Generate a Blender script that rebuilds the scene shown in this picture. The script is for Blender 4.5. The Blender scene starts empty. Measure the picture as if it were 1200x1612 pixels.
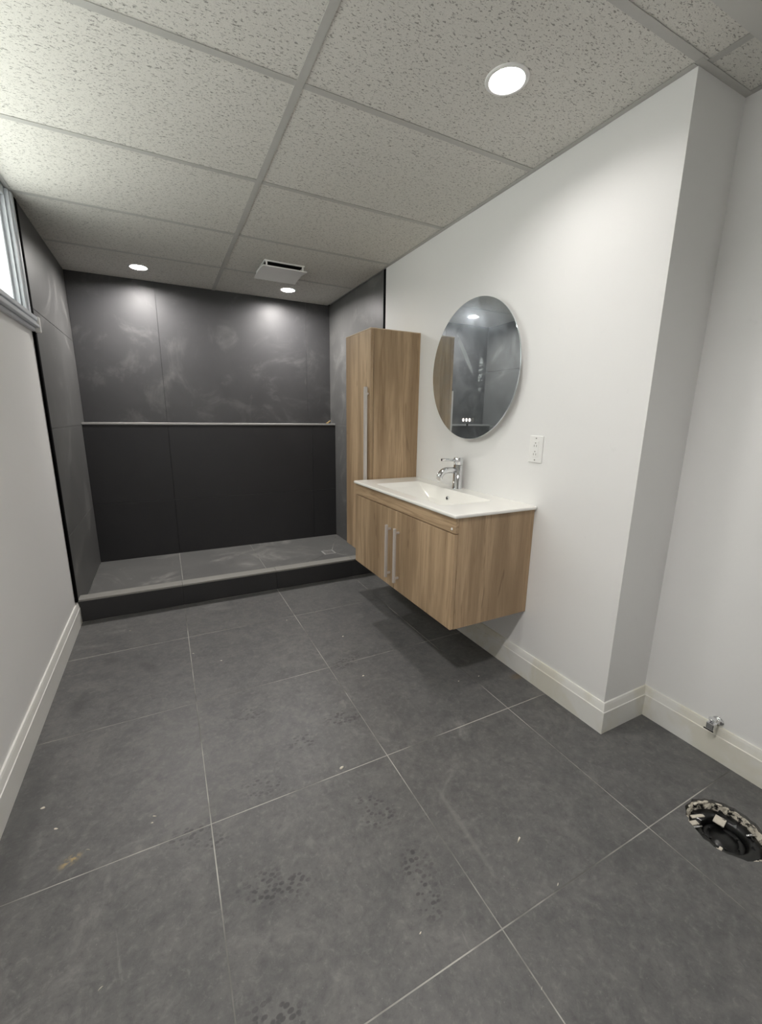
import bpy, bmesh, math, random
from mathutils import Vector, Matrix
random.seed(7)
S = bpy.context.scene
COL = S.collection
PI = math.pi

# ------------------------------------------------------------------ camera
cam_d = bpy.data.cameras.new('camera')
cam = bpy.data.objects.new('camera', cam_d)
COL.objects.link(cam)
cam_d.sensor_fit = 'VERTICAL'
cam_d.sensor_height = 24.0
cam_d.lens = 662.70 / 1612 * 24.0
cam_d.clip_start = 0.02
right = Vector((0.8912189, -0.45337809, 0.0133106))
down = Vector((-0.08828828, -0.20218624, -0.97535937))
fwd = Vector((0.44489779, 0.86808354, -0.22022017))
R3 = Matrix((right, -down, -fwd)).transposed()
cam.matrix_world = Matrix.Translation((-0.4577, 0, 1.1881)) @ R3.to_4x4()
S.camera = cam

# ------------------------------------------------------------------ world, lamps' levels, exposure
W = bpy.data.worlds.new('overcast_sky')
S.world = W
W.use_nodes = True
W.node_tree.nodes['Background'].inputs[0].default_value = (1.0, 0.97, 0.90, 1)
W.node_tree.nodes['Background'].inputs[1].default_value = 4.8
LAMP_VANITY, LAMP_SHOWER, LAMP_FILL = 195.0, 680.0, 900.0
LAMP_COL = (1.0, 0.958, 0.925)
S.view_settings.view_transform = 'Standard'
S.view_settings.look = 'None'
S.view_settings.gamma = 1.0
S.view_settings.use_curve_mapping = False
S.view_settings.exposure = 0.3
try:
    S.cycles.use_denoising = True
    S.cycles.max_bounces = 10
    S.cycles.diffuse_bounces = 6
    S.cycles.caustics_reflective = False
    S.cycles.caustics_refractive = False
except Exception:
    pass

# ------------------------------------------------------------------ room numbers (metres)
H = 2.157            # ceiling grid face
XL, XR = -0.9875, 0.966
XRR = 1.224          # recessed wall beyond the outside corner
YC = 0.870           # outside corner
YF = 2.783           # curb front
YB, YB2 = 3.885, 3.761
XTL, XTR = -0.978, 0.978
ZL = 1.118           # ledge
YN = -1.0            # wall behind the photographer

# ------------------------------------------------------------------ material helpers
def lin(c):
    def f(v):
        v /= 255.0
        return v / 12.92 if v <= 0.04045 else ((v + 0.055) / 1.055) ** 2.4
    return (f(c[0]), f(c[1]), f(c[2]), 1)

class NT:
    def __init__(s, name):
        s.m = bpy.data.materials.new(name)
        s.m.use_nodes = True
        s.t = s.m.node_tree
        s.b = s.t.nodes['Principled BSDF']
        s.out = s.t.nodes['Material Output']
        s._pos = None
    def n(s, typ, **kw):
        nd = s.t.nodes.new(typ)
        for k, v in kw.items():
            setattr(nd, k, v)
        return nd
    def l(s, a, b):
        s.t.links.new(a, b)
    def put(s, sock, v):
        if hasattr(v, 'is_output'):
            s.l(v, sock)
        else:
            sock.default_value = v
    @property
    def pos(s):
        if s._pos is None:
            s._pos = s.n('ShaderNodeNewGeometry').outputs['Position']
        return s._pos
    def scaled(s, sc, rot=(0, 0, 0), vec=None):
        mp = s.n('ShaderNodeMapping')
        s.l(vec if vec is not None else s.pos, mp.inputs[0])
        mp.inputs['Rotation'].default_value = rot
        mp.inputs['Scale'].default_value = sc
        return mp.outputs[0]
    def noise(s, scale, detail=4, rough=0.55, dist=0.0, vec=None):
        nd = s.n('ShaderNodeTexNoise')
        s.l(vec if vec is not None else s.pos, nd.inputs['Vector'])
        nd.inputs['Scale'].default_value = scale
        nd.inputs['Detail'].default_value = detail
        nd.inputs['Roughness'].default_value = rough
        nd.inputs['Distortion'].default_value = dist
        return nd.outputs[0]
    def ramp(s, v, a, b, lo=0.0, hi=1.0, smooth=True):
        nd = s.n('ShaderNodeMapRange')
        if smooth:
            nd.interpolation_type = 'SMOOTHSTEP'
        s.l(v, nd.inputs[0])
        nd.inputs[1].default_value = a
        nd.inputs[2].default_value = b
        nd.inputs[3].default_value = lo
        nd.inputs[4].default_value = hi
        return nd.outputs[0]
    def math(s, op, a, b=None):
        nd = s.n('ShaderNodeMath', operation=op)
        s.put(nd.inputs[0], a)
        if b is not None:
            s.put(nd.inputs[1], b)
        return nd.outputs[0]
    def mix(s, f, a, b):
        nd = s.n('ShaderNodeMix', data_type='RGBA')
        s.put(nd.inputs[0], f)
        s.put(nd.inputs[6], a)
        s.put(nd.inputs[7], b)
        return nd.outputs[2]
    def spot(s, c, axes, r, ang=0.0, soft=(1.0, 0.75)):
        """soft elliptical mask round a world point; axes picks the two world axes"""
        sub = s.n('ShaderNodeVectorMath', operation='SUBTRACT')
        s.l(s.pos, sub.inputs[0])
        sub.inputs[1].default_value = c
        v = sub.outputs[0]
        if ang:
            ro = s.n('ShaderNodeVectorRotate')
            ro.rotation_type = 'Z_AXIS' if axes == 'xy' else ('X_AXIS' if axes == 'yz' else 'Y_AXIS')
            s.l(v, ro.inputs['Vector'])
            ro.inputs['Angle'].default_value = ang
            v = ro.outputs[0]
        sc = {'xy': (1 / r[0], 1 / r[1], 0), 'yz': (0, 1 / r[0], 1 / r[1]), 'xz': (1 / r[0], 0, 1 / r[1])}[axes]
        mu = s.n('ShaderNodeVectorMath', operation='MULTIPLY')
        s.l(v, mu.inputs[0])
        mu.inputs[1].default_value = sc
        ln = s.n('ShaderNodeVectorMath', operation='LENGTH')
        s.l(mu.outputs[0], ln.inputs[0])
        return s.ramp(ln.outputs['Value'], soft[0], soft[1])
    def bump(s, h, strength, dist=0.002):
        nd = s.n('ShaderNodeBump')
        s.l(h, nd.inputs['Height'])
        nd.inputs['Strength'].default_value = strength
        nd.inputs['Distance'].default_value = dist
        s.l(nd.outputs[0], s.b.inputs['Normal'])
    def set(s, col=None, rough=None, metal=None, spec=None, **kw):
        if col is not None:
            s.put(s.b.inputs['Base Color'], col)
        if rough is not None:
            s.put(s.b.inputs['Roughness'], rough)
        if metal is not None:
            s.put(s.b.inputs['Metallic'], metal)
        if spec is not None:
            s.put(s.b.inputs['Specular IOR Level'], spec)
        for k, v in kw.items():
            s.put(s.b.inputs[k.replace('_', ' ')], v)
        return s.m

def plain(name, col, rough=0.5, metal=0.0, spec=0.5, vary=0.05, scale=30):
    t = NT(name)
    nz = t.noise(scale, 3)
    c = lin(col)
    d = tuple(max(0, x * (1 - vary)) for x in c[:3]) + (1,)
    e = tuple(min(1, x * (1 + vary)) for x in c[:3]) + (1,)
    return t.set(t.mix(nz, d, e), rough, metal, spec)

# painted drywall: orange-peel relief, faint scuffs
def mat_paint(name, col):
    t = NT(name)
    big = t.noise(1.3, 3)
    sc = t.ramp(t.noise(9, 5, 0.65, 1.2), 0.66, 0.80)
    c = t.mix(big, lin([v - 4 for v in col]), lin(col))
    c = t.mix(t.math('MULTIPLY', sc, 0.25), c, lin([v - 28 for v in col]))
    t.bump(t.noise(420, 2), 0.18, 0.0012)
    return t.set(c, 0.55, 0, 0.35)
M_WALL = mat_paint('white_wall_paint', (234, 234, 233))
M_CEILFLAT = mat_paint('soffit_paint', (205, 204, 200))
M_METAL_GRID = plain('ceiling_grid_enamel', (186, 185, 181), 0.5)

# fissured mineral-fibre ceiling tile
def mat_ceiling():
    t = NT('fissured_ceiling_tile')
    warp = t.noise(25, 2)
    def fleck(rot, sc, a, b):
        return t.ramp(t.noise(1.0, 2, 0.5, 0.6, t.scaled(sc, (0, 0, rot))), a, b)
    f1 = fleck(0.5, (75, 190, 1), 0.625, 0.675)
    f2 = fleck(1.25, (85, 210, 1), 0.635, 0.685)
    f3 = fleck(-0.3, (95, 180, 1), 0.645, 0.695)
    pin = t.ramp(t.noise(330, 1), 0.70, 0.76)
    f = t.math('MAXIMUM', t.math('MAXIMUM', f1, f2), f3)
    f = t.math('MAXIMUM', f, t.math('MULTIPLY', pin, 0.45))
    base = t.mix(warp, lin((220, 218, 212)), lin((230, 228, 222)))
    base = t.mix(t.ramp(t.noise(700, 2), 0.35, 0.7), base, lin((208, 206, 200)))
    c = t.mix(t.math('MULTIPLY', f, 0.75), base, lin((128, 126, 121)))
    t.bump(t.math('SUBTRACT', 1.0, f), 0.4, 0.002)
    return t.set(c, 0.9, 0, 0.1)
M_CEIL = mat_ceiling()

# charcoal porcelain floor tile with construction dust, prints and smears
def mat_floor():
    t = NT('dusty_charcoal_floor_tile')
    info = t.n('ShaderNodeObjectInfo').outputs['Random']
    cloud = t.noise(2.2, 6, 0.62, 0.8)
    base = t.mix(cloud, lin((80, 80, 81)), lin((98, 98, 97)))
    base = t.mix(t.math('MULTIPLY', info, 0.35), base, lin((92, 92, 91)))
    swirl = t.ramp(t.noise(3.6, 7, 0.68, 2.6), 0.50, 0.78)
    amount = t.ramp(t.noise(0.9, 2), 0.30, 0.70, 0.25, 0.9)
    base = t.mix(t.math('MULTIPLY', t.math('MULTIPLY', swirl, amount), 0.72), base, lin((146, 145, 141)))
    streak = t.ramp(t.noise(1.0, 5, 0.7, 1.0, t.scaled((22, 5, 1), (0, 0, 0.7))), 0.64, 0.80)
    base = t.mix(t.math('MULTIPLY', streak, 0.42), base, lin((146, 144, 140)))
    mottle = t.noise(11, 9, 0.78, 0.25)
    base = t.mix(t.ramp(mottle, 0.42, 0.66, 0.0, 0.35), base, lin((118, 117, 114)))
    base = t.mix(t.ramp(mottle, 0.50, 0.30, 0.0, 0.35), base, lin((66, 66, 67)))
    fine = t.noise(46, 6, 0.75, 0.4)
    base = t.mix(t.ramp(fine, 0.50, 0.72, 0.0, 0.45), base, lin((128, 127, 123)))
    base = t.mix(t.ramp(fine, 0.48, 0.28, 0.0, 0.45), base, lin((62, 62, 63)))
    speck = t.ramp(t.noise(160, 2), 0.68, 0.78)
    base = t.mix(t.math('MULTIPLY', speck, 0.40), base, lin((152, 151, 146)))
    # boot prints: tread blocks lifted out of the dust
    vor = t.n('ShaderNodeTexVoronoi')
    t.l(t.scaled((1, 1.5, 1), (0, 0, 0.4)), vor.inputs['Vector'])
    vor.inputs['Scale'].default_value = 60
    dots = t.ramp(vor.outputs['Distance'], 0.50, 0.34)
    prints = None
    for (x, y, a, b, an) in ((-0.24, 1.56, .075, .055, .3), (-0.27, 1.19, .10, .05, .25), (-0.47, 1.10, .11, .05, .5),
                             (-0.30, .87, .13, .06, .4), (0.05, .72, .06, .13, .2), (0.09, 1.38, .10, .05, .2),
                             (-.1, 1.33, .07, .05, .1), (-.35, .62, .1, .05, .8), (0.26, 1.75, .12, .06, -.4), (.02, .95, .1, .06, .9)):
        e = t.spot((x, y, 0), 'xy', (a, b), an, (1.0, 0.55))
        prints = e if prints is None else t.math('MAXIMUM', prints, e)
    base = t.mix(t.math('MULTIPLY', t.math('MULTIPLY', prints, dots), t.ramp(t.noise(20, 3), .32, .58, .15, .62)), base, lin((48, 48, 49)))
    # dark wiped arcs, a tan spill
    arcs = None
    for (x, y, a, b, an) in ((-.87, 1.93, .035, .13, .1), (-.62, 2.12, .035, .12, -.5), (-.78, 2.25, .06, .05, 0), (-.93, 1.35, .06, .5, 0)):
        e = t.spot((x, y, 0), 'xy', (a, b), an, (1.0, 0.3))
        arcs = e if arcs is None else t.math('MAXIMUM', arcs, e)
    base = t.mix(t.math('MULTIPLY', arcs, 0.4), base, lin((58, 58, 59)))
    tan = t.math('MULTIPLY', t.spot((-.785, 1.185, 0), 'xy', (.035, .02), -.5, (1, .2)), t.ramp(t.noise(60, 4), .4, .6))
    base = t.mix(tan, base, lin((160, 142, 100)))
    # ghost of a box that stood on the floor, lower right
    gh = t.math('MULTIPLY', t.spot((.235, .80, 0), 'xy', (.012, .22), .05, (1, .2)), 0.35)
    base = t.mix(gh, base, lin((130, 129, 125)))
    rust = t.math('MULTIPLY', t.spot((.93, 1.28, 0), 'xy', (.05, .03), 0, (1, .2)), 0.5)
    base = t.mix(rust, base, lin((110, 92, 60)))
    h = t.math('ADD', t.noise(60, 4), t.math('MULTIPLY', t.noise(400, 2), 0.4))
    t.bump(h, 0.12, 0.0012)
    rg = t.math('ADD', 0.42, t.math('MULTIPLY', swirl, 0.2))
    return t.set(base, rg, 0, 0.42)
M_FLOOR = mat_floor()

def mat_showertile(name, lo, hi, dust, dustcol):
    t = NT(name)
    cloud = t.noise(2.4, 6, 0.6, 0.7)
    base = t.mix(cloud, lin(lo), lin(hi))
    sw = t.ramp(t.noise(2.0, 7, 0.66, 2.2), 0.50, 0.76)
    base = t.mix(t.math('MULTIPLY', sw, dust), base, lin(dustcol))
    st = t.ramp(t.noise(1.0, 5, 0.7, 1.4, t.scaled((7, 7, 2.2), (0.3, 0.2, 0))), 0.62, 0.75)
    base = t.mix(t.math('MULTIPLY', st, dust * 0.6), base, lin(dustcol))
    t.bump(t.noise(45, 5), 0.10, 0.0012)
    return t.set(base, t.math('ADD', 0.46, t.math('MULTIPLY', sw, 0.18)), 0, 0.42)
M_STILE = mat_showertile('black_slate_wall_tile', (58, 58, 60), (76, 76, 77), 0.30, (124, 124, 122))
M_SIDE = mat_showertile('dusty_slate_side_tile', (80, 80, 80), (102, 102, 101), 0.55, (146, 146, 143))
M_LOW = mat_showertile('dark_slate_lower_tile', (46, 46, 48), (54, 54, 56), 0.10, (80, 80, 79))
M_CURBF = mat_showertile('dark_curb_face_tile', (46, 46, 47), (56, 56, 57), 0.12, (84, 84, 84))
M_PAN = mat_showertile('grey_dusty_shower_floor_tile', (84, 84, 84), (112, 112, 110), 0.6, (160, 159, 154))
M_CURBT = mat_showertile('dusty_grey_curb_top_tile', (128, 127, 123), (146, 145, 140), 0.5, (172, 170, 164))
def mat_grout():
    t = NT('dirty_grey_grout')
    c = t.mix(t.ramp(t.noise(2.6, 4, 0.6, 0.5), 0.36, 0.62), lin((98, 98, 95)), lin((178, 177, 170)))
    return t.set(c, 0.9, 0, 0.2)
M_GROUT = mat_grout()
M_GROUTD = plain('charcoal_grout', (38, 38, 38), 0.9)
M_BLACK = plain('black_edge_trim', (8, 8, 9), 0.95, 0, 0.05)
M_ALU = plain('brushed_aluminium', (176, 175, 173), 0.6, 0.5)
M_SUB = plain('concrete_subfloor', (70, 68, 64), 0.95)

def mat_wood(name, along):
    t = NT(name)
    def sc(a, b):
        return (a, a, b) if along == 'z' else (a, b, a)
    info = t.n('ShaderNodeObjectInfo').outputs['Random']
    sh = t.n('ShaderNodeVectorMath', operation='ADD')
    t.l(t.pos, sh.inputs[0])
    cmb = t.n('ShaderNodeCombineXYZ')
    t.l(t.math('MULTIPLY', info, 7.0), cmb.inputs[0])
    t.l(t.math('MULTIPLY', info, 3.0), cmb.inputs[1])
    t.l(t.math('MULTIPLY', info, 5.0), cmb.inputs[2])
    t.l(cmb.outputs[0], sh.inputs[1])
    v = sh.outputs[0]
    broad = t.noise(1.0, 3, 0.5, 0.5, t.scaled(sc(11, 0.9), vec=v))
    mid = t.noise(1.0, 4, 0.6, 1.1, t.scaled(sc(34, 2.0), vec=v))
    fine = t.noise(1.0, 3, 0.6, 0.2, t.scaled(sc(230, 7), vec=v))
    c = t.mix(t.ramp(broad, 0.32, 0.68), lin((152, 128, 100)), lin((192, 166, 134)))
    c = t.mix(t.math('MULTIPLY', t.ramp(mid, 0.50, 0.72), 0.60), c, lin((126, 101, 74)))
    c = t.mix(t.math('MULTIPLY', t.ramp(fine, 0.45, 0.75), 0.38), c, lin((118, 94, 70)))
    knot = t.ramp(t.noise(1.0, 2, 0.4, 1.6, t.scaled(sc(13, 3.2), vec=v)), 0.70, 0.78)
    c = t.mix(t.math('MULTIPLY', knot, 0.5), c, lin((98, 76, 56)))
    t.bump(fine, 0.08, 0.001)
    return t.set(c, 0.5, 0, 0.4)
M_WOOD = mat_wood('oak_laminate_upright_grain', 'z')
M_WOODH = mat_wood('oak_laminate_level_grain', 'y')
M_EDGE = plain('pale_oak_edge_band', (206, 186, 160), 0.5)
M_DARK = plain('dark_gap', (26, 22, 18), 0.8)

def mat_gloss(name, col, rough, metal=0.0):
    t = NT(name)
    return t.set(t.mix(t.noise(8, 2), lin(col), lin([max(0, v - 3) for v in col])), rough, metal, 0.5)
M_CERAMIC = mat_gloss('white_glazed_ceramic', (244, 243, 238), 0.07)
M_CHROME = mat_gloss('polished_chrome', (226, 227, 229), 0.06, 1.0)
M_SATIN = mat_gloss('satin_steel_handle', (206, 201, 196), 0.38, 0.35)
M_WHITEPL = mat_gloss('white_plastic', (238, 238, 236), 0.35)
M_VINYL = mat_gloss('white_window_vinyl', (214, 218, 224), 0.3)
M_SLOT = plain('black_slots', (20, 20, 20), 0.7)
M_GREYSLOT = plain('grey_slots', (120, 118, 114), 0.7)
M_ABS = mat_gloss('black_abs_plastic', (18, 19, 19), 0.28)
M_THINSET = plain('pale_thinset_crumbs', (214, 208, 194), 0.9, vary=0.25, scale=60)
M_BRASS = plain('dull_brass', (196, 170, 120), 0.35, 0.7)

def mat_rim():
    t = NT('crumbled_mortar_pale_and_black')  # noise mixes near-black and pale mortar tones
    c = t.mix(t.ramp(t.noise(45, 5, 0.7, 0.6), 0.40, 0.50), lin((26, 25, 24)), lin((206, 200, 186)))
    return t.set(c, 0.85, 0, 0.3)
M_RIM = mat_rim()
M_SHARD = plain('glossy_black_shards', (34, 35, 36), 0.2, vary=0.5, scale=90)

def mat_base(name, stain):
    t = NT(name)
    c = lin((228, 228, 224))
    n = t.ramp(t.noise(5, 4, 0.6, 0.6), 0.40, 0.62)
    c = t.mix(t.math('MULTIPLY', n, stain), c, lin((204, 197, 168)))
    return t.set(c, 0.45, 0, 0.4)
M_BASEL = mat_base('white_baseboard_paint', 0.05)
M_BASER = mat_base('primed_baseboard_paint', 0.38)

def mat_mirror():
    t = NT('smeared_mirror_silver')
    t.t.nodes.remove(t.b)
    def gloss(col, r):
        g = t.n('ShaderNodeBsdfGlossy')
        g.inputs['Color'].default_value = col
        g.inputs['Roughness'].default_value = r
        return g.outputs[0]
    clear = gloss((0.74, 0.79, 0.81, 1), 0.02)
    haze = gloss((0.78, 0.88, 0.97, 1), 0.22)
    film = t.n('ShaderNodeBsdfDiffuse')
    film.inputs['Color'].default_value = (0.62, 0.68, 0.70, 1)
    def mixs(f, a, b):
        m = t.n('ShaderNodeMixShader')
        t.put(m.inputs[0], f)
        t.l(a, m.inputs[1])
        t.l(b, m.inputs[2])
        return m.outputs[0]
    sm = t.noise(9, 6, 0.65, 2.0)
    s1 = mixs(t.ramp(sm, 0.3, 0.75, 0.07, 0.20), clear, haze)
    mask = t.ramp(sm, 0.35, 0.75, 0.035, 0.12)
    # smeared protective-film marks, plus one pale slanted streak
    br = t.ramp(t.noise(1.0, 4, .6, .5, t.scaled((1, 14, 45))), .42, .62)
    a = t.math('MULTIPLY', t.spot((.92, 1.672, 1.395), 'yz', (.026, .125), 0, (1, .3)), br)
    b = t.math('MULTIPLY', t.spot((.92, 1.80, 1.50), 'yz', (.017, .155), 0.62, (1, .6)), 0.45)
    d = t.math('MULTIPLY', t.spot((.92, 1.47, 1.39), 'yz', (.03, .10), 0, (1, .2)), t.math('MULTIPLY', br, .6))
    scr = t.ramp(t.noise(1.0, 3, .5, 2.4, t.scaled((1, 12, 26), (.6, 0, 0))), .69, .74)
    scr = t.math('MULTIPLY', scr, t.math('MULTIPLY', t.spot((.92, 1.68, 1.62), 'yz', (.28, .18), 0, (1, .4)), 0.5))
    for e in (t.math('MULTIPLY', a, .55), t.math('MULTIPLY', b, .8), t.math('MULTIPLY', d, .4), t.math('MULTIPLY', scr, .5)):
        mask = t.math('MAXIMUM', mask, e)
    s2 = mixs(mask, s1, film.outputs[0])
    t.l(s2, t.out.inputs['Surface'])
    return t.m
M_MIRROR = mat_mirror()

def mat_emit(name, col, st):
    t = NT(name)
    t.set((0.8, 0.8, 0.8, 1), 0.5)
    t.b.inputs['Emission Color'].default_value = tuple(col) + (1,)
    t.b.inputs['Emission Strength'].default_value = st
    return t.m

def mat_glass():
    t = NT('window_glass')
    t.t.nodes.remove(t.b)
    tr = t.n('ShaderNodeBsdfTransparent')
    tr.inputs[0].default_value = (0.94, 0.97, 0.97, 1)
    gl = t.n('ShaderNodeBsdfGlossy')
    gl.inputs['Roughness'].default_value = 0.03
    m = t.n('ShaderNodeMixShader')
    fr = t.n('ShaderNodeLayerWeight')
    t.l(t.math('MULTIPLY', t.math('POWER', fr.outputs['Facing'], 5.0), 0.4), m.inputs[0])
    t.l(tr.outputs[0], m.inputs[1])
    t.l(gl.outputs[0], m.inputs[2])
    t.l(m.outputs[0], t.out.inputs['Surface'])
    return t.m
M_GLASS = mat_glass()

# ------------------------------------------------------------------ mesh helpers
class MB:
    """collects shapes (world coordinates) into one mesh object"""
    def __init__(s):
        s.bm = bmesh.new()
    def box(s, x0, x1, y0, y1, z0, z1, bev=0.0, seg=1):
        r = bmesh.ops.create_cube(s.bm, size=1.0)
        vs = r['verts']
        for v in vs:
            v.co = Vector(((x0 + x1) / 2 + v.co.x * (x1 - x0), (y0 + y1) / 2 + v.co.y * (y1 - y0), (z0 + z1) / 2 + v.co.z * (z1 - z0)))
        if bev:
            es = list({e for v in vs for e in v.link_edges})
            bmesh.ops.bevel(s.bm, geom=es, offset=bev, segments=seg, affect='EDGES', profile=0.5)
        return s
    def rings(s, rings, cap0=True, cap1=True, closed=True, smooth=True):
        vr = [[s.bm.verts.new(p) for p in r] for r in rings]
        n = len(vr[0])
        for a, b in zip(vr[:-1], vr[1:]):
            for i in range(n if closed else n - 1):
                j = (i + 1) % n
                f = s.bm.faces.new((a[i], a[j], b[j], b[i]))
                f.smooth = smooth
        if cap0:
            s.bm.faces.new(list(reversed(vr[0])))
        if cap1:
            s.bm.faces.new(vr[-1])
        return s
    def lathe(s, c, prof, axis='z', n=32, cap0=True, cap1=True, smooth=True):
        """prof: list of (radius, height) along axis from c"""
        c = Vector(c)
        rr = []
        for r, h in prof:
            ring = []
            for i in range(n):
                a = 2 * PI * i / n
                if axis == 'z':
                    p = Vector((r * math.cos(a), r * math.sin(a), h))
                elif axis == 'x':
                    p = Vector((h, r * math.cos(a), r * math.sin(a)))
                else:
                    p = Vector((r * math.sin(a), h, r * math.cos(a)))
                ring.append(c + p)
            rr.append(ring)
        return s.rings(rr, cap0, cap1, True, smooth)
    def tube(s, pts, rad, n=14):
        pts = [Vector(p) for p in pts]
        rr = []
        for i, p in enumerate(pts):
            d = (pts[min(i + 1, len(pts) - 1)] - pts[max(i - 1, 0)]).normalized()
            u = d.cross(Vector((0, 1, 0)))
            if u.length < 1e-3:
                u = d.cross(Vector((1, 0, 0)))
            u.normalize()
            w = d.cross(u)
            r = rad[i] if isinstance(rad, (list, tuple)) else rad
            rr.append([p + r * (math.cos(2 * PI * k / n) * u + math.sin(2 * PI * k / n) * w) for k in range(n)])
        return s.rings(rr)
    def prism(s, poly, fr, t, inset=0.0012):
        """poly: 2-D outline (counter-clockwise seen from outside); fr(a,b,depth)->world; thickness t, small arris inset"""
        cx = sum(p[0] for p in poly) / len(poly)
        n = len(poly)
        def off(poly, d):
            out = []
            for i in range(n):
                p0, p1, p2 = Vector(poly[i - 1]), Vector(poly[i]), Vector(poly[(i + 1) % n])
                e1, e2 = (p1 - p0).normalized(), (p2 - p1).normalized()
                n1, n2 = Vector((-e1.y, e1.x)), Vector((-e2.y, e2.x))
                b = n1 + n2
                k = d / max(0.2, 1 + n1.dot(n2))
                out.append((p1.x + b.x * k, p1.y + b.y * k))
            return out
        base = [fr(a, b, t) for a, b in poly]
        mid = [fr(a, b, inset) for a, b in poly]
        top = [fr(a, b, 0) for a, b in off(poly, inset)]
        return s.rings([base, mid, top], smooth=False)
    def build(s, name, mat, parent=None, origin=None, bevel=0.0, smooth=None):
        bmesh.ops.recalc_face_normals(s.bm, faces=s.bm.faces[:])
        me = bpy.data.meshes.new(name)
        org = Vector((0, 0, 0))
        if parent is not None:
            org = WORLD.get(parent.name, Vector((0, 0, 0)))
        elif origin is not None:
            org = Vector(origin)
        s.bm.transform(Matrix.Translation(-org))
        s.bm.to_mesh(me)
        s.bm.free()
        o = bpy.data.objects.new(name, me)
        COL.objects.link(o)
        me.materials.append(mat)
        if parent is not None:
            o.parent = parent
            WORLD[o.name] = org
        else:
            o.location = org
            WORLD[o.name] = org
        if bevel:
            b = o.modifiers.new('bevel', 'BEVEL')
            b.width = bevel
            b.segments = 2
            b.limit_method = 'ANGLE'
        return o
WORLD = {}

def tag(o, label, cat, group=None, kind=None):
    o['label'] = label
    o['category'] = cat
    if group:
        o['group'] = group
    if kind:
        o['kind'] = kind
    return o
def struct(o, label, cat):
    return tag(o, label, cat, kind='structure')
def thing(name, loc, label, cat, group=None):
    o = bpy.data.objects.new(name, None)
    COL.objects.link(o)
    o.location = loc
    o.empty_display_size = 0.1
    WORLD[o.name] = Vector(loc)
    return tag(o, label, cat, group)

def holed_slab(m, x0, x1, y0, y1, z0, z1, hx, hy, r, N=48):
    out, inn = [], []
    for k in range(N):
        a = 2 * PI * k / N
        dx, dy = math.cos(a), math.sin(a)
        tt = min(((x1 - hx) / dx) if dx > 1e-9 else 99, ((x0 - hx) / dx) if dx < -1e-9 else 99,
                 ((y1 - hy) / dy) if dy > 1e-9 else 99, ((y0 - hy) / dy) if dy < -1e-9 else 99)
        out.append(Vector((hx + dx * tt, hy + dy * tt, 0)))
        inn.append(Vector((hx + dx * r, hy + dy * r, 0)))
    for cx_, cy_ in ((x0, y0), (x1, y0), (x1, y1), (x0, y1)):
        q = min(out, key=lambda v: (v.x - cx_) ** 2 + (v.y - cy_) ** 2)
        q.x, q.y = cx_, cy_
    up = lambda ps, z: [Vector((p.x, p.y, z)) for p in ps]
    m.rings([up(out, z1), up(out, z0), up(inn, z0), up(inn, z1), up(out, z1)], False, False, smooth=False)
    return m

FR_FLOOR = lambda z: (lambda a, b, d: Vector((a, b, z - d)))
FR_LEFT = lambda x: (lambda a, b, d: Vector((x - d, a, b)))          # faces +x
FR_RIGHT = lambda x: (lambda a, b, d: Vector((x + d, a, b)))         # faces -x
FR_BACK = lambda y: (lambda a, b, d: Vector((a, y + d, b)))          # faces -y
def rect(a0, a1, b0, b1, g=0.0015):
    return [(a0 + g, b0 + g), (a1 - g, b0 + g), (a1 - g, b1 - g), (a0 + g, b1 - g)]

# ------------------------------------------------------------------ floor
HX, HY, HR = 0.945, 0.435, 0.100       # toilet flange hole
fl = MB()
g = 0.0108
for (x0, x1, y0, y1) in ((-1.1, HX - .12, YN - .1, 4.0), (HX + .12, 1.35, YN - .1, 4.0), (HX - .12, HX + .12, YN - .1, HY - .12), (HX - .12, HX + .12, HY + .1032, 4.0)):
    fl.box(x0, x1, y0, y1, -0.10, -0.0005)
fl.box(HX - .13, HX + .13, HY - .13, HY + .13, -0.12, -0.10)
floor = struct(fl.build('floor', M_GROUT), 'charcoal porcelain tiled floor dusted with footprints and pale grout lines', 'floor')
XS = [XL, -0.4326, 0.1596, 0.734, XRR]
YS = [YN, -0.66, -0.06, 0.54, 1.129, 1.735, 2.3367, YF]
def floor_tile(poly):
    MB().prism(poly, FR_FLOOR(0.0), 0.0105, 0.0004).build('tile', M_FLOOR, floor)
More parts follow.
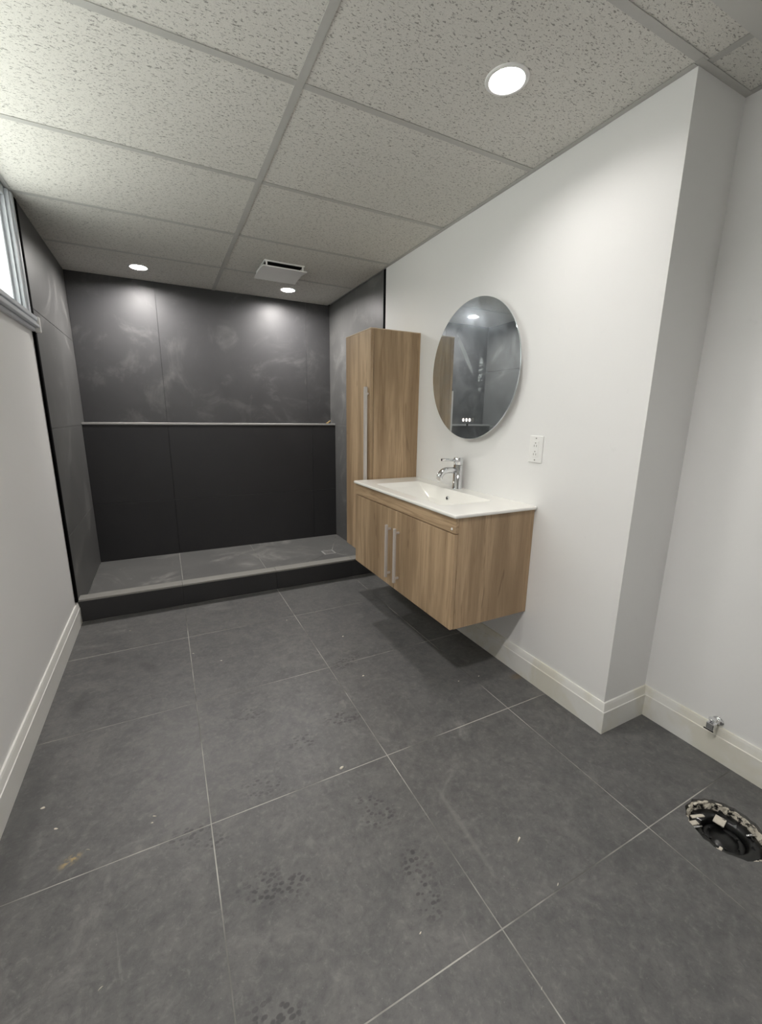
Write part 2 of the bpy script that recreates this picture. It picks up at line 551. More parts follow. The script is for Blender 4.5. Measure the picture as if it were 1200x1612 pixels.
for i in range(4):
    for j in range(7):
        x0, x1, y0, y1 = XS[i], XS[i + 1], YS[j], YS[j + 1]
        if i == 3 and y0 > YC:
            x1 = XR
        if i == 3 and abs(y0 - 0.54) < .01:       # L-shaped cut round the outside corner
            G = .0015
            floor_tile([(x0 + G, y0 + G), (x1 - G, y0 + G), (x1 - G, YC), (XR, YC), (XR, y1 - G), (x0 + G, y1 - G)])
            continue
        if i == 3 and abs(y0 + 0.06) < .01:       # tile with the hole broken through it
            G = .0015
            N = 56
            outer, inner, inner_b, outer_b = [], [], [], []
            for k in range(N):
                a = 2 * PI * k / N
                dx, dy = math.cos(a), math.sin(a)
                tt = min(((x1 - G - HX) / dx) if dx > 1e-9 else 9, ((x0 + G - HX) / dx) if dx < -1e-9 else 9,
                         ((y1 - G - HY) / dy) if dy > 1e-9 else 9, ((y0 + G - HY) / dy) if dy < -1e-9 else 9)
                r = HR * (1 + random.uniform(-.035, .035))
                outer.append(Vector((HX + dx * tt, HY + dy * tt, 0)))
                inner.append(Vector((HX + dx * r, HY + dy * r, 0)))
            # snap nearest outer verts to the four corners
            for cx_, cy_ in ((x0 + G, y0 + G), (x1 - G, y0 + G), (x1 - G, y1 - G), (x0 + G, y1 - G)):
                q = min(outer, key=lambda v: (v.x - cx_) ** 2 + (v.y - cy_) ** 2)
                q.x, q.y = cx_, cy_
            dz = Vector((0, 0, -0.0105))
            m = MB()
            m.rings([[p + dz for p in outer], outer, inner, [p + dz for p in inner], [p + dz for p in outer]], False, False, smooth=False)
            m.build('tile', M_FLOOR, floor)
            continue
        floor_tile(rect(x0, x1, y0, y1))

# ------------------------------------------------------------------ walls
w = MB()
WY0, WY1, WZ0 = 0.80, 2.705, 1.628
w.box(XL - .14, XL, YN - .1, WY0, -.05, 2.30)
w.box(XL - .14, XL, WY0, WY1, -.05, WZ0)
w.box(XL - .14, XL, WY1, 4.0, -.05, 2.30)
w.box(XL - .14, XL, WY0, WY1, 2.165, 2.30)
wall_left = struct(w.build('wall_left', M_WALL), 'white painted left wall below the high basement window', 'wall')
w = MB()
w.box(XR, XRR + .12, YC, 2.750, -.05, 2.30)
w.box(XTR + .01, XRR + .12, 2.750, 4.0, -.05, 2.30)
wall_right = struct(w.build('wall_right', M_WALL), 'white painted right wall carrying the vanity and round mirror', 'wall')
w = MB()
w.box(XRR, XRR + .12, YN - .1, YC, -.05, 2.30)
wall_recess = struct(w.build('wall_recess', M_WALL), 'white recessed wall past the outside corner, behind the toilet drain hole', 'wall')
w = MB()
w.box(XL, XTR + .01, YB + .01, 4.0, -.05, 2.30)
w.box(XL, XTR + .01, YB2 + .01, YB + .01, -.05, ZL - .012)
wall_back = struct(w.build('wall_back', M_GROUTD), 'dark tiled back wall of the shower with a thicker lower half', 'wall')
w = MB()
w.box(XL, XRR, YN - .1, YN, -.05, 2.30)
wall_front = struct(w.build('wall_front', M_WALL), 'white wall behind the photographer, facing the shower', 'wall')

# shower wall tiles (each a part of its wall)
ZC = [0.054, 0.51, 1.105, 1.690, H + .004]
def wtile(poly, fr, parent, mat):
    MB().prism(poly, fr, 0.0098, 0.0008).build('tile', mat, parent)
for k in range(4):
    z0, z1 = ZC[k], ZC[k + 1]
    y1 = YB2 if k < 2 else YB
    wtile(rect(2.783, y1, z0, z1, .001), FR_LEFT(XTL), wall_left, M_SIDE)
    for (a, b) in ((2.790, 3.346), (3.346, y1)):
        wtile([(p[0], p[1]) for p in rect(a, b, z0, z1, .001)][::-1], FR_RIGHT(XTR), wall_right, M_SIDE)
for (x0, x1) in ((XTL, -0.42), (-0.42, 0.757), (0.757, XTR)):
    for (z0, z1) in ((.054, .51), (.51, ZL - .012)):
        wtile(rect(x0, x1, z0, z1, .001), FR_BACK(YB2), wall_back, M_LOW)
    for (z0, z1) in ((ZL, H + .004),):
        wtile(rect(x0, x1, z0, z1, .0006), FR_BACK(YB), wall_back, M_STILE)
    MB().prism(rect(x0, x1, YB2 + .012, YB, .001), FR_FLOOR(ZL), .010).build('ledge_tile', M_STILE, wall_back)
m = MB().box(XTL, XTR, YB2 - .004, YB2 + .012, ZL - .012, ZL + .004, .0015)
m.build('ledge_edge_trim', M_ALU, wall_back)['label'] = 'brushed aluminium edge strip along the shower ledge'

# black membrane / trim strips where the white walls stop
struct(MB().box(XL, XTL + .003, 2.752, 2.7825, .138, H, .001).build('trim_1', M_BLACK), 'black vertical edge strip of the left shower wall beside the white wall', 'trim')
struct(MB().box(XR + .002, XTR + .0098, 2.7506, 2.7885, .138, H).build('trim_2', M_BLACK), 'black vertical edge strip of the right shower wall above the tall cabinet', 'trim')

# ------------------------------------------------------------------ shower base and curb
sb = thing('shower_pan', (0, 3.3, 0), 'raised grey tiled shower floor with a square drain, dusty', 'shower floor')
MB().box(XTL, XTR, 2.862, YB2 + .002, 0.0, 0.0528).build('mortar_bed', M_GROUT, sb)
DX, DY, DS = 0.715, 3.262, 0.052
def pan_tile(poly):
    MB().prism(poly, FR_FLOOR(.054), .0010, .0004).build('tile', M_PAN, sb)
py0, py1 = 2.864, YB2 - .001
pan_tile(rect(XTL, -.425, py0, py1))
pan_tile(rect(-.425, .150, py0, py1))
x0, x1 = .150, XTR
gx = .0038
pan_tile([(x0 + gx, py0 + .001), (x1 - gx, py0 + .001), (DX + DS - gx, DY - DS), (DX - DS + gx, DY - DS)])
pan_tile([(x1 - .001, py0 + gx), (x1 - .001, py1 - gx), (DX + DS, DY + DS - gx), (DX + DS, DY - DS + gx)])
pan_tile([(x1 - gx, py1 - .001), (x0 + gx, py1 - .001), (DX - DS + gx, DY + DS), (DX + DS - gx, DY + DS)])
pan_tile([(x0 + .001, py1 - gx), (x0 + .001, py0 + gx), (DX - DS, DY - DS + gx), (DX - DS, DY + DS - gx)])

dr = thing('shower_drain', (DX, DY, .054), 'square metal shower drain set in the grey tile near the right wall', 'drain')
m = MB()
a, b = DS - .002, DS - .012
for (x0, x1, y0, y1) in ((-a, a, -a, -b), (-a, a, b, a), (-a, -b, -b, b), (b, a, -b, b)):
    m.box(DX + x0, DX + x1, DY + y0, DY + y1, .0529, .0552)
m.build('frame', M_ALU, dr)
m = MB()
for k in range(5):
    yy = DY - .030 + k * .015
    m.box(DX - b + .001, DX + b - .001, yy - .003, yy + .003, .0535, .0549)
m.build('grate', M_ALU, dr)
MB().box(DX - b, DX + b, DY - b, DY + b, .0529, .0534).build('drain_shade_plate', M_SLOT, dr)['label'] = 'black plate painting in the shade under the grate'  # flat black plate stands in for the shade below the grate

cb = thing('shower_curb', (0, YF, 0), 'low black tiled shower curb with a dusty grey top along the front of the shower', 'curb')
MB().box(XL + .002, XR - .001, YF + .0105, 2.861, 0.001, .127).build('core', M_GROUTD, cb)
cxs = [XL + .002, -.4326, .1596, .734, XR - .001]
for i in range(4):
    MB().prism(rect(cxs[i], cxs[i + 1], .001, .1265, .0007), FR_BACK(YF), .010, .001).build('front_tile', M_CURBF, cb)
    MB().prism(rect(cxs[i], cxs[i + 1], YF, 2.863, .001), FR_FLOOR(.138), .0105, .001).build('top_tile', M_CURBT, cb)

# ------------------------------------------------------------------ baseboards (stepped profile swept along a path)
def baseboard(name, pts, nrm, mat, label, end_dirs=None):
    """pts: 2-D wall line; nrm: outward normal per segment; mitred at the corners"""
    prof = [(0.0, 0.0), (0.015, 0.0), (0.015, 0.092), (0.0125, 0.0945), (0.0085, 0.118), (0.006, 0.126), (0.0, 0.126)]
    def offp(i, d):
        p = Vector(pts[i])
        if i == 0:
            return p + Vector(nrm[0]) * d
        if i == len(pts) - 1:
            return p + Vector(nrm[-1]) * d
        return p + (Vector(nrm[i - 1]) + Vector(nrm[i])) * d
    m = MB()
    m.rings([[Vector((offp(i, d).x, offp(i, d).y, z + .0005)) for d, z in prof] for i in range(len(pts))], smooth=False)
    return struct(m.build(name, mat), label, 'baseboard')
baseboard('baseboard_left', [(XL, YN + .001), (XL, YF - .001)], [(1, 0)], M_BASEL, 'white stepped baseboard along the left wall')
baseboard('baseboard_right', [(XRR, YN + .001), (XRR, YC), (XR, YC), (XR, YF - .001)], [(-1, 0), (0, -1), (-1, 0)], M_BASER, 'cream stained baseboard wrapping the outside corner under the vanity')

LIGHTS = ((.535, 1.163), (-.508, 3.566), (.522, 3.580))
# ------------------------------------------------------------------ ceiling: tees, wall angles, lay-in tiles
c = MB().box(XL - .14, XRR + .12, YN - .1, 4.0, 2.185, 2.30)
ceil = struct(c.build('ceiling', M_CEILFLAT), 'suspended ceiling of fissured white tiles in a metal grid', 'ceiling')
TY = [1.4657 + .61 * k for k in (-1, 0, 1, 2, 3)]
hw = .012
def tee(x0, x1, y0, y1, nm='ceiling_tee'):
    m = MB().box(x0, x1, y0, y1, H, H + .0015)
    if x1 - x0 > y1 - y0:
        ym = (y0 + y1) / 2
        m.box(x0, x1, ym - .001, ym + .001, H + .0015, H + .026)
    else:
        xm = (x0 + x1) / 2
        m.box(xm - .001, xm + .001, y0, y1, H + .0015, H + .026)
    return m.build(nm, M_METAL_GRID, ceil)
SOF = 0.745
tee(-hw, hw, SOF, YB)                                    # main tee
for y in TY:
    tee(XL + .019, -hw - .0005, y - hw, y + hw)
    tee(hw + .0005, XR - .019 if y > 1 else XR, y - hw, y + hw)
tee(XR + .003, XR + .027, SOF, YC - .022)
def angle(x0, x1, y0, y1):
    MB().box(x0, x1, y0, y1, H - .0005, H + .001).build('wall_angle', M_METAL_GRID, ceil)
angle(XR - .020, XR - .0005, YC + .002, 2.752)
angle(XR - .020, XRR, YC - .021, YC - .0005)
angle(XRR - .020, XRR, SOF, YC - .0215)
angle(XL, XL + .019, SOF, 2.75)
ys = [SOF] + TY + [YB]
for j in range(len(ys) - 1):
    y0, y1 = ys[j] + .003, ys[j + 1] - .003
    for (x0, x1) in ((XL + .002, -.003), (.003, XR + (.013 if j == 0 else -.002))):
        if y1 - y0 < .02:
            continue
        m = MB()
        hit = [p for p in LIGHTS if x0 < p[0] < x1 and y0 < p[1] < y1]
        if hit:
            holed_slab(m, x0, x1, y0, y1, H + .0025, H + .018, hit[0][0], hit[0][1], .0535)
        else:
            m.box(x0, x1, y0, y1, H + .0025, H + .018)
        m.build('ceiling_tile', M_CEIL, ceil)
MB().box(XR + .016, XRR - .002, SOF, YC - .003, H + .0025, H + .018).build('ceiling_tile', M_CEIL, ceil)
struct(holed_slab(MB(), XL, XRR, YN, SOF - .001, H - .012, 2.185, -.45, .42, .0535).build('trim_3', M_CEILFLAT), 'smooth painted ceiling soffit behind the tile grid, top right edge', 'soffit')

# ------------------------------------------------------------------ window in the left wall
win = MB()
win.box(XL - .115, XL - .004, WY1 - .062, WY1, WZ0, 2.164)           # far jamb
win.box(XL - .115, XL - .004, WY0, WY0 + .062, WZ0, 2.164)           # near jamb
win.box(XL - .115, XL - .004, WY0 + .062, WY1 - .062, 2.120, 2.164)
win.box(XL - .115, XL - .004, WY0 + .062, WY1 - .062, WZ0, WZ0 + .03)
window = struct(win.build('window_1', M_VINYL), 'high basement window in the left wall with white vinyl frame, bright outside', 'window')
m = MB()
m.box(XL - .085, XL - .020, WY1 - .085, WY1 - .062, WZ0 + .03, 2.12, .003)
m.box(XL - .085, XL - .020, WY0 + .062, WY0 + .085, WZ0 + .03, 2.12, .003)
m.box(XL - .085, XL - .020, WY0 + .085, WY1 - .085, WZ0 + .03, WZ0 + .055, .003)
m.box(XL - .085, XL - .020, WY0 + .085, WY1 - .085, 2.098, 2.12, .003)
m.build('sash', M_VINYL, window)
MB().box(XL - .058, XL - .052, WY0 + .08, WY1 - .08, WZ0 + .05, 2.103).build('pane', M_GLASS, window)
m = MB()
m.box(XL - .004, XL + .010, WY1 - .045, WY1 + .040, WZ0, H - .002, .002)
m.box(XL - .004, XL + .016, WY1 - .020, WY1 + .012, WZ0, H - .002, .003)
m.box(XL - .004, XL + .010, WY0 - .04, WY0 + .045, WZ0, H - .002, .002)
m.build('casing', M_VINYL, window)
m = MB()
for k, (d, z0, z1) in enumerate(((.030, -.004, .016), (.024, -.018, -.005), (.034, -.034, -.019), (.016, -.052, -.035))):
    m.box(XL - .05 if k == 0 else XL - .001, XL + d, WY0 - .05, WY1 + .045, WZ0 + z0, WZ0 + z1, .002)
m.build('sill', M_VINYL, window)
m = MB().box(XL + .0005, XL + .036, WY1 + .046, WY1 + .066, WZ0 - .055, WZ0 + .018, .003)
m.build('sill_end_cap', M_WHITEPL, window)

# ------------------------------------------------------------------ tall cabinet
TC = dict(x=.637, y0=2.2885, y1=2.660, z0=.316, z1=1.675)
tc = thing('tall_cabinet', (XR, 2.47, TC['z0']), 'tall narrow oak wall cabinet with a long steel handle, between vanity and shower', 'cabinet')
t = TC
fx = t['x'] + .020       # carcass front
m = MB()
m.box(fx, XR - .0005, t['y0'], t['y0'] + .018, t['z0'], t['z1'], .0008)
m.box(fx, XR - .0005, t['y1'] - .018, t['y1'], t['z0'], t['z1'], .0008)
m.box(fx, XR - .0005, t['y0'] + .018, t['y1'] - .018, t['z0'], t['z0'] + .018)
m.box(fx, XR - .0005, t['y0'] + .018, t['y1'] - .018, t['z1'] - .018, t['z1'])
m.box(XR - .010, XR - .0005, t['y0'] + .018, t['y1'] - .018, t['z0'] + .018, t['z1'] - .018)
m.build('carcass', M_WOOD, tc)
MB().box(t['x'] - .0005, XR - .0005, t['y0'], t['y1'], t['z1'] + .0002, t['z1'] + .0045).build('top_edge_band', M_EDGE, tc)
m = MB().box(t['x'], fx - .002, t['y0'] + .001, t['y1'] - .001, t['z0'] + .001, t['z1'] - .001, .001)
door = m.build('door', M_WOOD, tc)
hy = t['y0'] + .030
m = MB()
m.box(t['x'] - .028, t['x'] - .010, hy - .009, hy + .009, .620, 1.358, .002, 2)
for z in (.66, 1.32):
    m.box(t['x'] - .010, t['x'] + .0005, hy - .005, hy + .005, z - .005, z + .005)
m.build('handle', M_SATIN, door)['label'] = 'long flat satin steel pull'

# ------------------------------------------------------------------ vanity cabinet
V = dict(x=.538, y0=1.298, y1=2.280, z0=.320, z1=.8025)
v = V
vc = thing('vanity_cabinet', (XR, 1.79, v['z0']), 'wide oak vanity cabinet hung on the right wall under the white basin', 'cabinet')
fx = v['x'] + .019
m = MB()
m.box(fx, XR - .0005, v['y0'], v['y0'] + .018, v['z0'], v['z1'], .0008)
m.box(fx, XR - .0005, v['y1'] - .018, v['y1'], v['z0'], v['z1'], .0008)
m.box(fx, XR - .0005, v['y0'] + .018, v['y1'] - .018, v['z0'], v['z0'] + .018)
m.box(XR - .018, XR - .0005, v['y0'] + .018, v['y1'] - .018, v['z0'] + .018, v['z1'] - .16)
m.build('carcass', M_WOOD, vc)
ZR = .738
MB().box(v['x'] + .003, fx - .0005, v['y0'], v['y1'], ZR, v['z1'], .001).build('top_rail', M_WOODH, vc)
MB().lathe((v['x'] + .003, v['y0'] + .024, ZR + .016), [(.0055, 0), (.0055, -.002), (.004, -.003)], 'x', 14).build('screw_cap', M_WHITEPL, vc)['label'] = 'tiny white screw cap'
ym = (v['y0'] + v['y1']) / 2
for (y0, y1, hy) in ((v['y0'] + .001, ym - .0015, ym - .045), (ym + .0015, v['y1'] - .001, ym + .042)):
    d = MB().box(v['x'], fx - .002, y0, y1, v['z0'] + .001, ZR - .004, .0012, 2).build('door', M_WOOD, vc)
    m = MB()
    m.box(v['x'] - .032, v['x'] - .018, hy - .007, hy + .007, .372, .655, .003, 2)
    for z in (.395, .632):
        m.box(v['x'] - .019, v['x'] + .0005, hy - .0045, hy + .0045, z - .005, z + .005)
    m.build('handle', M_SATIN, d)['label'] = 'slim upright satin steel bar pull'

# ------------------------------------------------------------------ vanity basin top (one ceramic piece with a recessed trough)
ZT = .818
bs = thing('vanity_basin', (XR, 1.79, ZT), 'white ceramic basin top with a sloping rectangular bowl, on the vanity cabinet', 'sink')
def rrect(x0, x1, y0, y1, r, z, n=5):
    pts = []
    for (cx, cy, a0) in ((x1 - r, y1 - r, 0), (x0 + r, y1 - r, PI / 2), (x0 + r, y0 + r, PI), (x1 - r, y0 + r, 1.5 * PI)):
        for k in range(n + 1):
            a = a0 + PI / 2 * k / n
            pts.append(Vector((cx + r * math.cos(a), cy + r * math.sin(a), z)))
    return pts
bx0, bx1, by0, by1 = .526, XR - .0005, 1.284, 2.284
m = MB()
m.rings([
    rrect(.680, .80, 1.74, 1.86, .02, ZT - .130),
    rrect(.60, .88, 1.45, 2.13, .02, ZT - .024),
    rrect(bx0 + .012, bx1, by0 + .012, by1 - .012, .008, ZT - .0155),
    rrect(bx0 + .002, bx1, by0 + .002, by1 - .002, .008, ZT - .014),
    rrect(bx0, bx1, by0, by1, .008, ZT - .010),
    rrect(bx0, bx1, by0, by1, .008, ZT - .004),
    rrect(bx0 + .002, bx1, by0 + .002, by1 - .002, .008, ZT - .0005),
    rrect(bx0 + .005, bx1 - .001, by0 + .005, by1 - .005, .008, ZT),
    rrect(.588, .872, 1.462, 2.118, .020, ZT),
    rrect(.592, .868, 1.468, 2.112, .020, ZT - .003),
    rrect(.598, .862, 1.50, 2.08, .022, ZT - .022),
    rrect(.640, .842, 1.66, 1.92, .025, ZT - .090),
    rrect(.675, .825, 1.70, 1.88, .03, ZT - .098),
    rrect(.735, .775, 1.77, 1.81, .019, ZT - .101),
], True, True, smooth=False)
m.build('ceramic_body', M_CERAMIC, bs)
MB().lathe((.755, 1.79, ZT - .1005), [(.024, 0), (.026, .002), (.020, .004), (.004, .006)], 'z', 24).build('drain_plug', M_CHROME, bs)['label'] = 'chrome push drain plug'
m = MB()
m.lathe((.853, 1.79, ZT - .045), [(.006, .004), (.011, .004), (.012, 0.0), (.010, -.003), (.006, -.003)], 'x', 20, False, False)
m.build('overflow_ring', M_CHROME, bs)['label'] = 'chrome overflow ring'
MB().lathe((.8505, 1.79, ZT - .045), [(.0075, .004), (.0075, -.0005)], 'x', 16).build('overflow_hole', M_SLOT, bs)['label'] = 'black overflow hole'

# ------------------------------------------------------------------ faucet
FX, FY = .921, 1.800
fc = thing('faucet', (FX, FY, ZT), 'chrome single-lever faucet standing on the white basin', 'faucet')
m = MB().lathe((FX, FY, ZT + .0005), [(.0270, 0), (.0270, .003), (.0248, .005), (.0248, .128)], 'z', 28)
m.build('body', M_CHROME, fc)
m = MB().lathe((FX, FY, ZT + .129), [(.0235, 0), (.0248, .001), (.0248, .036), (.023, .038)], 'z', 28)
hd = m.build('lever_cap', M_CHROME, fc)
m = MB()
m.tube([(FX - .018, FY, ZT + .153), (FX - .060, FY, ZT + .156), (FX - .108, FY, ZT + .158)], [.0078, .0072, .0066], 12)
m.build('lever', M_CHROME, hd)
pts, rads = [(FX - .015, FY, ZT + .100), (FX - .050, FY, ZT + .103)], [.0170, .0168]
for k in range(9):
    a = (PI * .42) * k / 8
    pts.append((FX - .070 - .050 * math.sin(a), FY, ZT + .103 - .050 * (1 - math.cos(a))))
    rads.append(.0165)
pts.append((FX - .121, FY, ZT + .063))
rads.append(.0160)
m = MB().tube(pts, rads, 18)
m.build('spout', M_CHROME, fc)
e = Vector(pts[-1]) - Vector(pts[-2])
e.normalize()
p = Vector(pts[-1])
MB().tube([p, p + e * .002, p + e * .006], [.0125, .0125, .012], 14).build('aerator', M_SATIN, fc)

# ------------------------------------------------------------------ round mirror
MY, MZ, MR, MXF = 1.748, 1.417, .333, .926
mr = thing('round_mirror', (XR, MY, MZ), 'large round frameless mirror with smears and touch buttons, above the basin', 'mirror')
MB().lathe((MXF, MY, MZ), [(MR - .0015, 0), (MR, .0015), (MR, .005)], 'x', 96).build('glass', M_MIRROR, mr)
m = MB().lathe((MXF + .0052, MY, MZ), [(MR - .006, 0), (MR - .006, .004), (MR - .05, .006), (MR - .052, XR - MXF - .0056)], 'x', 72)
m.build('backing', M_WHITEPL, mr)
M_BTN = mat_emit('lit_touch_icon', (1.0, .86, .82), 0.6)
for k, yy in enumerate((1.785, 1.759, 1.734)):
    MB().lathe((MXF - .0002, yy, 1.179), [(.009, 0), (.009, -.0004)], 'x', 18).build('touch_button', M_BTN, mr)['label'] = 'lit round touch icon'
MB().lathe((MXF - .0002, 1.711, 1.179), [(.006, -.0003), (.009, -.0003), (.009, 0)], 'x', 18, False, False).build('touch_button', M_GREYSLOT, mr)['label'] = 'unlit round touch icon'
MB().lathe((MXF - .0002, 1.752, 1.155), [(.006, 0), (.006, -.0004)], 'x', 14).build('sensor_dot', M_SLOT, mr)['label'] = 'small black sensor dot'

# ------------------------------------------------------------------ duplex outlet
OY0, OY1, OZ0, OZ1 = 1.284, 1.357, 1.005, 1.119
ot = thing('wall_outlet', (XR, 1.32, 1.06), 'white duplex wall outlet right of the mirror, above the vanity corner', 'outlet')
MB().box(XR - .007, XR - .0003, OY0, OY1, OZ0, OZ1, .0025, 2).build('cover_plate', M_WHITEPL, ot)
oc, ozc = (OY0 + OY1) / 2, (OZ0 + OZ1) / 2
MB().box(XR - .0095, XR - .0068, oc - .0165, oc + .0165, ozc - .034, ozc + .034, .001).build('receptacle', M_WHITEPL, ot)
m = MB()
for s in (-1, 1):
    zz = ozc + s * .018
    for dy in (-.0062, .0062):
        m.box(XR - .0098, XR - .0094, oc + dy - .0012, oc + dy + .0012, zz - .008, zz + .001)
    m.box(XR - .0098, XR - .0094, oc - .0022, oc + .0022, zz + .006, zz + .0105)
sl = m.build('slots', M_GREYSLOT, ot)
sl['kind'] = 'stuff'
for s in (-1, 1):
    MB().lathe((XR - .0069, oc, ozc + s * .046), [(.003, 0), (.003, -.0008)], 'x', 12).build('screw', M_GREYSLOT, ot)

# ------------------------------------------------------------------ recessed downlights
def downlight(x, y, z, level, label, rec=.0225):
    t = thing('recessed_light', (x, y, z), label, 'ceiling light', 'recessed ceiling downlights')
    MB().lathe((x, y, z), [(.0475, rec + .001), (.050, -.0005), (.052, -.004), (.061, -.003), (.064, 0.0), (.064, .0008), (.0525, .0008), (.0525, rec + .001)], 'z', 40, False, False).build('trim_ring', M_WHITEPL, t)
    MB().lathe((x, y, z), [(.0525, rec + .002), (.0525, rec), (.0465, rec - .002)], 'z', 40, smooth=False).build('lens', mat_emit('lit_lamp_lens', LAMP_COL, level), t)['label'] = 'glowing white lens'
downlight(LIGHTS[0][0], LIGHTS[0][1], H + .002, LAMP_VANITY, 'bright round recessed light over the vanity, in the ceiling tile nearest the camera')
downlight(LIGHTS[1][0], LIGHTS[1][1], H + .002, LAMP_SHOWER, 'round recessed light over the left side of the shower', .010)
downlight(LIGHTS[2][0], LIGHTS[2][1], H + .002, LAMP_SHOWER, 'round recessed light over the right of the shower, behind the vent fan', .010)
downlight(-.45, .42, H - .0125, LAMP_FILL, 'added round fill light in the soffit, out of view above the photographer')  # added out-of-view lamp, invented to fill the front of the room

# ------------------------------------------------------------------ vent fan with a dropped curved cover
vf = thing('vent_fan', (.35, 3.15, H), 'white ceiling exhaust fan with a dropped curved cover over the shower', 'vent')
fx0, fx1, fy0, fy1 = .215, .478, 2.985, 3.255
m = MB()
t_ = .008
m.box(fx0, fx1, fy0, fy0 + t_, H - .007, H + .001)
m.box(fx0, fx1, fy1 - t_, fy1, H - .007, H + .001)
m.box(fx0, fx0 + t_, fy0 + t_, fy1 - t_, H - .007, H + .001)
m.box(fx1 - t_, fx1, fy0 + t_, fy1 - t_, H - .007, H + .001)
for (x, y) in ((fx0 + .012, fy0 + .004), (fx1 - .012, fy0 + .004), (fx0 + .012, fy1 - .004), (fx1 - .012, fy1 - .004)):
    m.box(x - .005, x + .005, y - .003, y + .003, H - .034, H - .007)
m.build('housing_frame', M_WHITEPL, vf)
MB().box(fx0 + t_, fx1 - t_, fy0 + t_, fy1 - t_, H - .004, H + .001).build('dark_intake', M_SLOT, vf)['label'] = 'dark intake opening behind the cover'
m = MB()
ringsT = []
for i in range(13):
    u = i / 12
    yy = fy0 - .012 + (fy1 - fy0 + .024) * u
    zz = H - .041 + .012 * math.sin(PI * u)
    ringsT.append([Vector((fx0 - .012, yy, zz)), Vector((fx1 + .012, yy, zz)), Vector((fx1 + .012, yy, zz + .007)), Vector((fx0 - .012, yy, zz + .007))])
m.rings(ringsT, smooth=False)
m.build('cover', M_WHITEPL, vf)

# ------------------------------------------------------------------ toilet flange in the floor hole
tf = thing('toilet_flange', (HX, HY, -.03), 'black plastic toilet flange sunk in the ragged round hole in the floor', 'drain')
m = MB()
N = 64
rr = [[], [], [], []]
for k in range(N):
    a = 2 * PI * k / N
    j = [random.uniform(-.0035, .0035) for _ in range(4)]
    for q, (r, z) in enumerate(((.0985, -.030), (.0985, -.0115), (.0935, -.010), (.0895, -.030))):
        r += j[q]
        rr[q].append(Vector((HX + r * math.cos(a), HY + r * math.sin(a), z + j[(q + 1) % 4] * .6)))
m.rings(rr + [rr[0]], False, False, smooth=False)
m.build('broken_edge', M_RIM, tf)['label'] = 'ragged pale mortar edge round the hole'
m = MB()
for k in range(22):
    a = random.uniform(-.3, PI * .75) if k < 14 else random.uniform(PI * .8, PI * 1.6)
    r = .0955 + random.uniform(-.004, .004)
    x, y = HX + r * math.cos(a), HY + r * math.sin(a)
    s = random.uniform(.004, .010)
    r = bmesh.ops.create_icosphere(m.bm, subdivisions=1, radius=1.0)
    rot = Matrix.Rotation(a + PI / 2, 3, 'Z')
    for v in r['verts']:
        c0 = Vector((v.co.x * s * 1.3, v.co.y * s * .45, v.co.z * .004)) * random.uniform(.7, 1.15)
        v.co = rot @ c0 + Vector((x, y, -.0085))
q = m.build('mortar_crumbs', M_THINSET, tf)
q['kind'] = 'stuff'
m = MB().lathe((HX, HY, 0), [(.088, -.036), (.088, -.028), (.084, -.026), (.062, -.026), (.056, -.030), (.053, -.050), (.053, -.099), (.058, -.099), (.060, -.04)], 'z', 48, False, False)
m.build('flange_ring', M_ABS, tf)
m = MB().lathe((HX, HY, 0), [(.0525, -.058), (.0525, -.046), (.048, -.043), (.040, -.047), (.034, -.047), (.030, -.040), (.010, -.038)], 'z', 36)
m.build('test_cap', M_ABS, tf)
m = MB()
for k in range(34):
    a, r = random.uniform(0, 2 * PI), random.uniform(.055, .092)
    x, y, s = HX + r * math.cos(a), HY + r * math.sin(a), random.uniform(.005, .012)
    pts = [Vector((random.uniform(-s, s), random.uniform(-s, s), random.uniform(0, .006))) for _ in range(3)] + [Vector((0, 0, random.uniform(.002, .010)))]
    vs = [m.bm.verts.new(p + Vector((x, y, -.027))) for p in pts]
    for f in ((0, 1, 2), (0, 1, 3), (1, 2, 3), (2, 0, 3)):
        m.bm.faces.new([vs[i] for i in f])
m.build('plastic_shards', M_SHARD, tf)['kind'] = 'stuff'
m = MB()
for k in range(6):
    a = PI / 6 + k * PI / 3
    ca, sa = math.cos(a), math.sin(a)
    for (r, d) in ((.052, -.0445),):
        p = Vector((HX + r * .75 * ca, HY + r * .75 * sa, -.044))
        m.tube([p, p + Vector((0, 0, .006))], .003, 8)
m.build('rib', M_ABS, tf)['kind'] = 'stuff'
def chip(x, y, z, sx, sy, sz, an, name, mat, lab):
    m = MB().box(-sx, sx, -sy, sy, -sz, sz, min(sz, sx, sy) * .4)
    m.bm.transform(Matrix.Translation((x, y, z)) @ Matrix.Rotation(an, 4, 'Z'))
    o = m.build(name, mat, tf)
    o['label'] = lab
chip(HX + .035, HY + .030, -.024, .017, .014, .002, .2, 'mortar_piece', M_THINSET, 'pale square of mortar on the black ring')
chip(HX - .045, HY + .062, -.024, .013, .007, .002, -.3, 'mortar_piece', M_THINSET, 'pale sliver near the back edge')
chip(HX - .010, HY + .070, -.024, .022, .005, .002, -.35, 'mortar_piece', M_THINSET, 'long pale sliver at the back edge')
chip(HX - .075, HY - .02, -.022, .016, .004, .002, .15, 'mortar_piece', M_THINSET, 'pale strip across the left rim')
for (a, r) in ((-.55, .073), (2.4, .073)):
    m = MB()
    x, y = HX + r * math.cos(a), HY + r * math.sin(a)
    m.tube([(x - .014, y + .006, -.022), (x + .014, y - .006, -.020)], .0032, 8)
    m.build('bolt', M_CHROME, tf)['label'] = 'bright steel bolt'

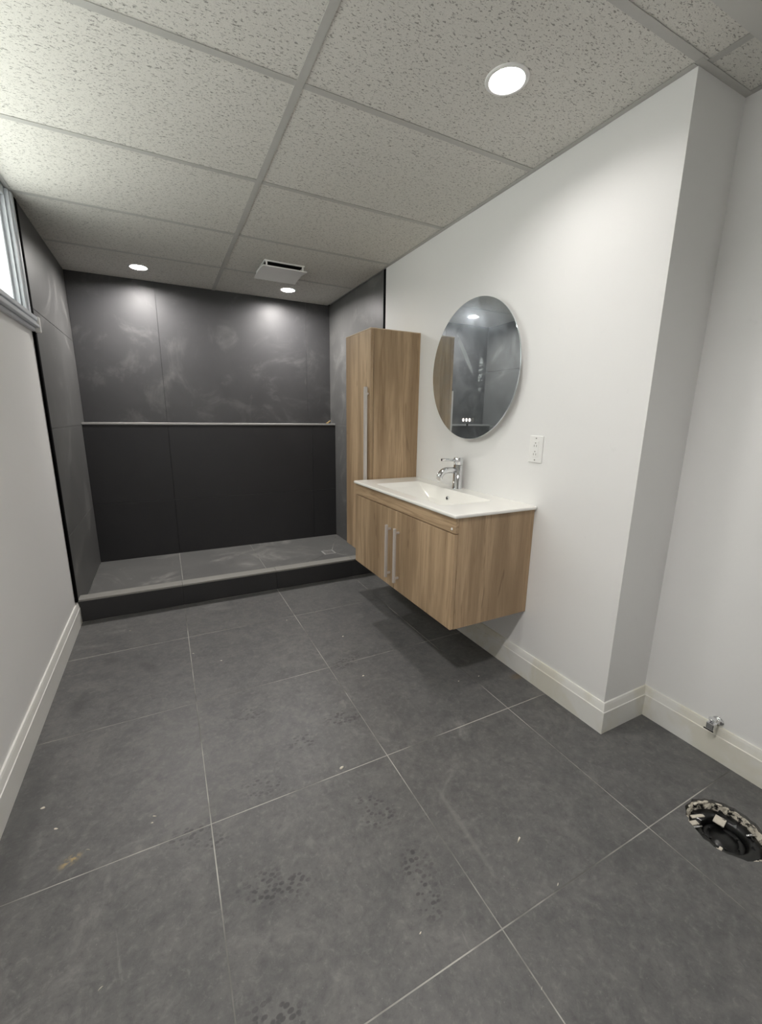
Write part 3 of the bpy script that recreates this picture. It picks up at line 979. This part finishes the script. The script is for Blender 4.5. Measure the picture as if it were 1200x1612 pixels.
# ------------------------------------------------------------------ capped water supply at the baseboard
sx, sy, sz = XRR, .610, .140
sv = thing('supply_valve', (sx, sy, sz), 'small chrome water supply stub poking out above the baseboard of the recessed wall', 'valve')
MB().lathe((sx - .0005, sy, sz), [(.019, 0), (.019, -.002), (.011, -.004), (.0075, -.006), (.0075, -.040)], 'x', 24).build('pipe', M_CHROME, sv)
MB().box(sx - .056, sx - .032, sy - .012, sy + .012, sz - .012, sz + .013, .003, 2).build('valve_body', M_CHROME, sv)
MB().lathe((sx - .044, sy, sz + .013), [(.006, 0), (.006, .008), (.012, .009), (.012, .013), (.005, .014)], 'z', 18).build('valve_knob', M_CHROME, sv)
MB().box(sx - .060, sx - .057, sy - .015, sy + .016, sz - .015, sz - .010, .0008).build('rubber_band', M_ABS, sv)['label'] = 'thin black strip on the valve front'

# ------------------------------------------------------------------ small brass fitting on the shower ledge
bf = thing('brass_fitting', (.935, 3.80, ZL), 'small dull brass fitting lying at the right end of the shower ledge', 'fitting')
MB().tube([(.915, 3.795, ZL + .008), (.932, 3.80, ZL + .018), (.945, 3.805, ZL + .030)], [.007, .007, .006], 10).build('stem', M_BRASS, bf)
MB().lathe((.912, 3.793, ZL + .0005), [(.012, 0), (.012, .010), (.009, .012)], 'z', 6, smooth=False).build('hex_nut', M_BRASS, bf)

# ------------------------------------------------------------------ plaster chips on the floor
chips = (
    (-.889, 1.412, .007, 'pale plaster chip nearest the left baseboard, in the front part of the floor'),
    (-.840, 1.313, .006, 'small pale chip right of the one nearest the left baseboard'),
    (-.746, 1.198, .006, 'white chip right beside the tan smear on the floor'),
    (-.584, 1.231, .006, 'upper one of a close pair of pale chips, left of the long grout line'),
    (-.589, 1.210, .004, 'smaller, lower one of a close pair of pale chips'),
    (-.009, 1.149, .009, 'larger white chip lying just above a cross grout line near the floor centre'),
    (.356, .685, .011, 'largest pale chip, alone on the tile left of the floor hole'),
    (-.68, .839, .005, 'tiny chip lowest at the left, in the nearest floor tile'),
    (-.02, .62, .004, 'tiny chip in the nearest tile at the bottom centre'),
    (.28, 1.60, .006, 'pale chip on the floor left of the vanity shadow'),
    (-.30, 2.02, .005, 'pale speck in the middle of the floor tile second from the curb'),
    (-.72, 2.55, .006, 'pale chip beside the curb at its left end'),
    (-.42, 2.15, .005, 'pale speck on the long grout line near the curb'),
    (.10, 2.30, .004, 'tiny speck where the second grout line nears the curb'),
    (.33, 1.98, .006, 'pale chip on the floor in front of the vanity doors'),
    (.36, .55, .005, 'small chip below the largest one, left of the floor hole'),
    (.16, .42, .004, 'tiny chip nearest the bottom edge, right of centre'),
    (.77, 1.36, .005, 'right one of two chips at the front edge of the vanity shadow'),
    (.66, 1.37, .004, 'left one of two chips at the front edge of the vanity shadow'),
)
for i, (x, y, s, lab) in enumerate(chips):
    m = MB()
    n = 6
    base = [Vector((x + s * (1.1 if k % 2 else .8) * math.cos(2 * PI * k / n + i), y + s * .55 * math.sin(2 * PI * k / n + i * .3), .0003)) for k in range(n)]
    top = [Vector((x + (p.x - x) * .7, y + (p.y - y) * .7, .0003 + s * .35)) for p in base]
    m.rings([base, top], smooth=False)
    o = m.build('plaster_chip', M_THINSET, origin=(x, y, 0))
    tag(o, lab, 'debris', 'plaster chips on the floor')
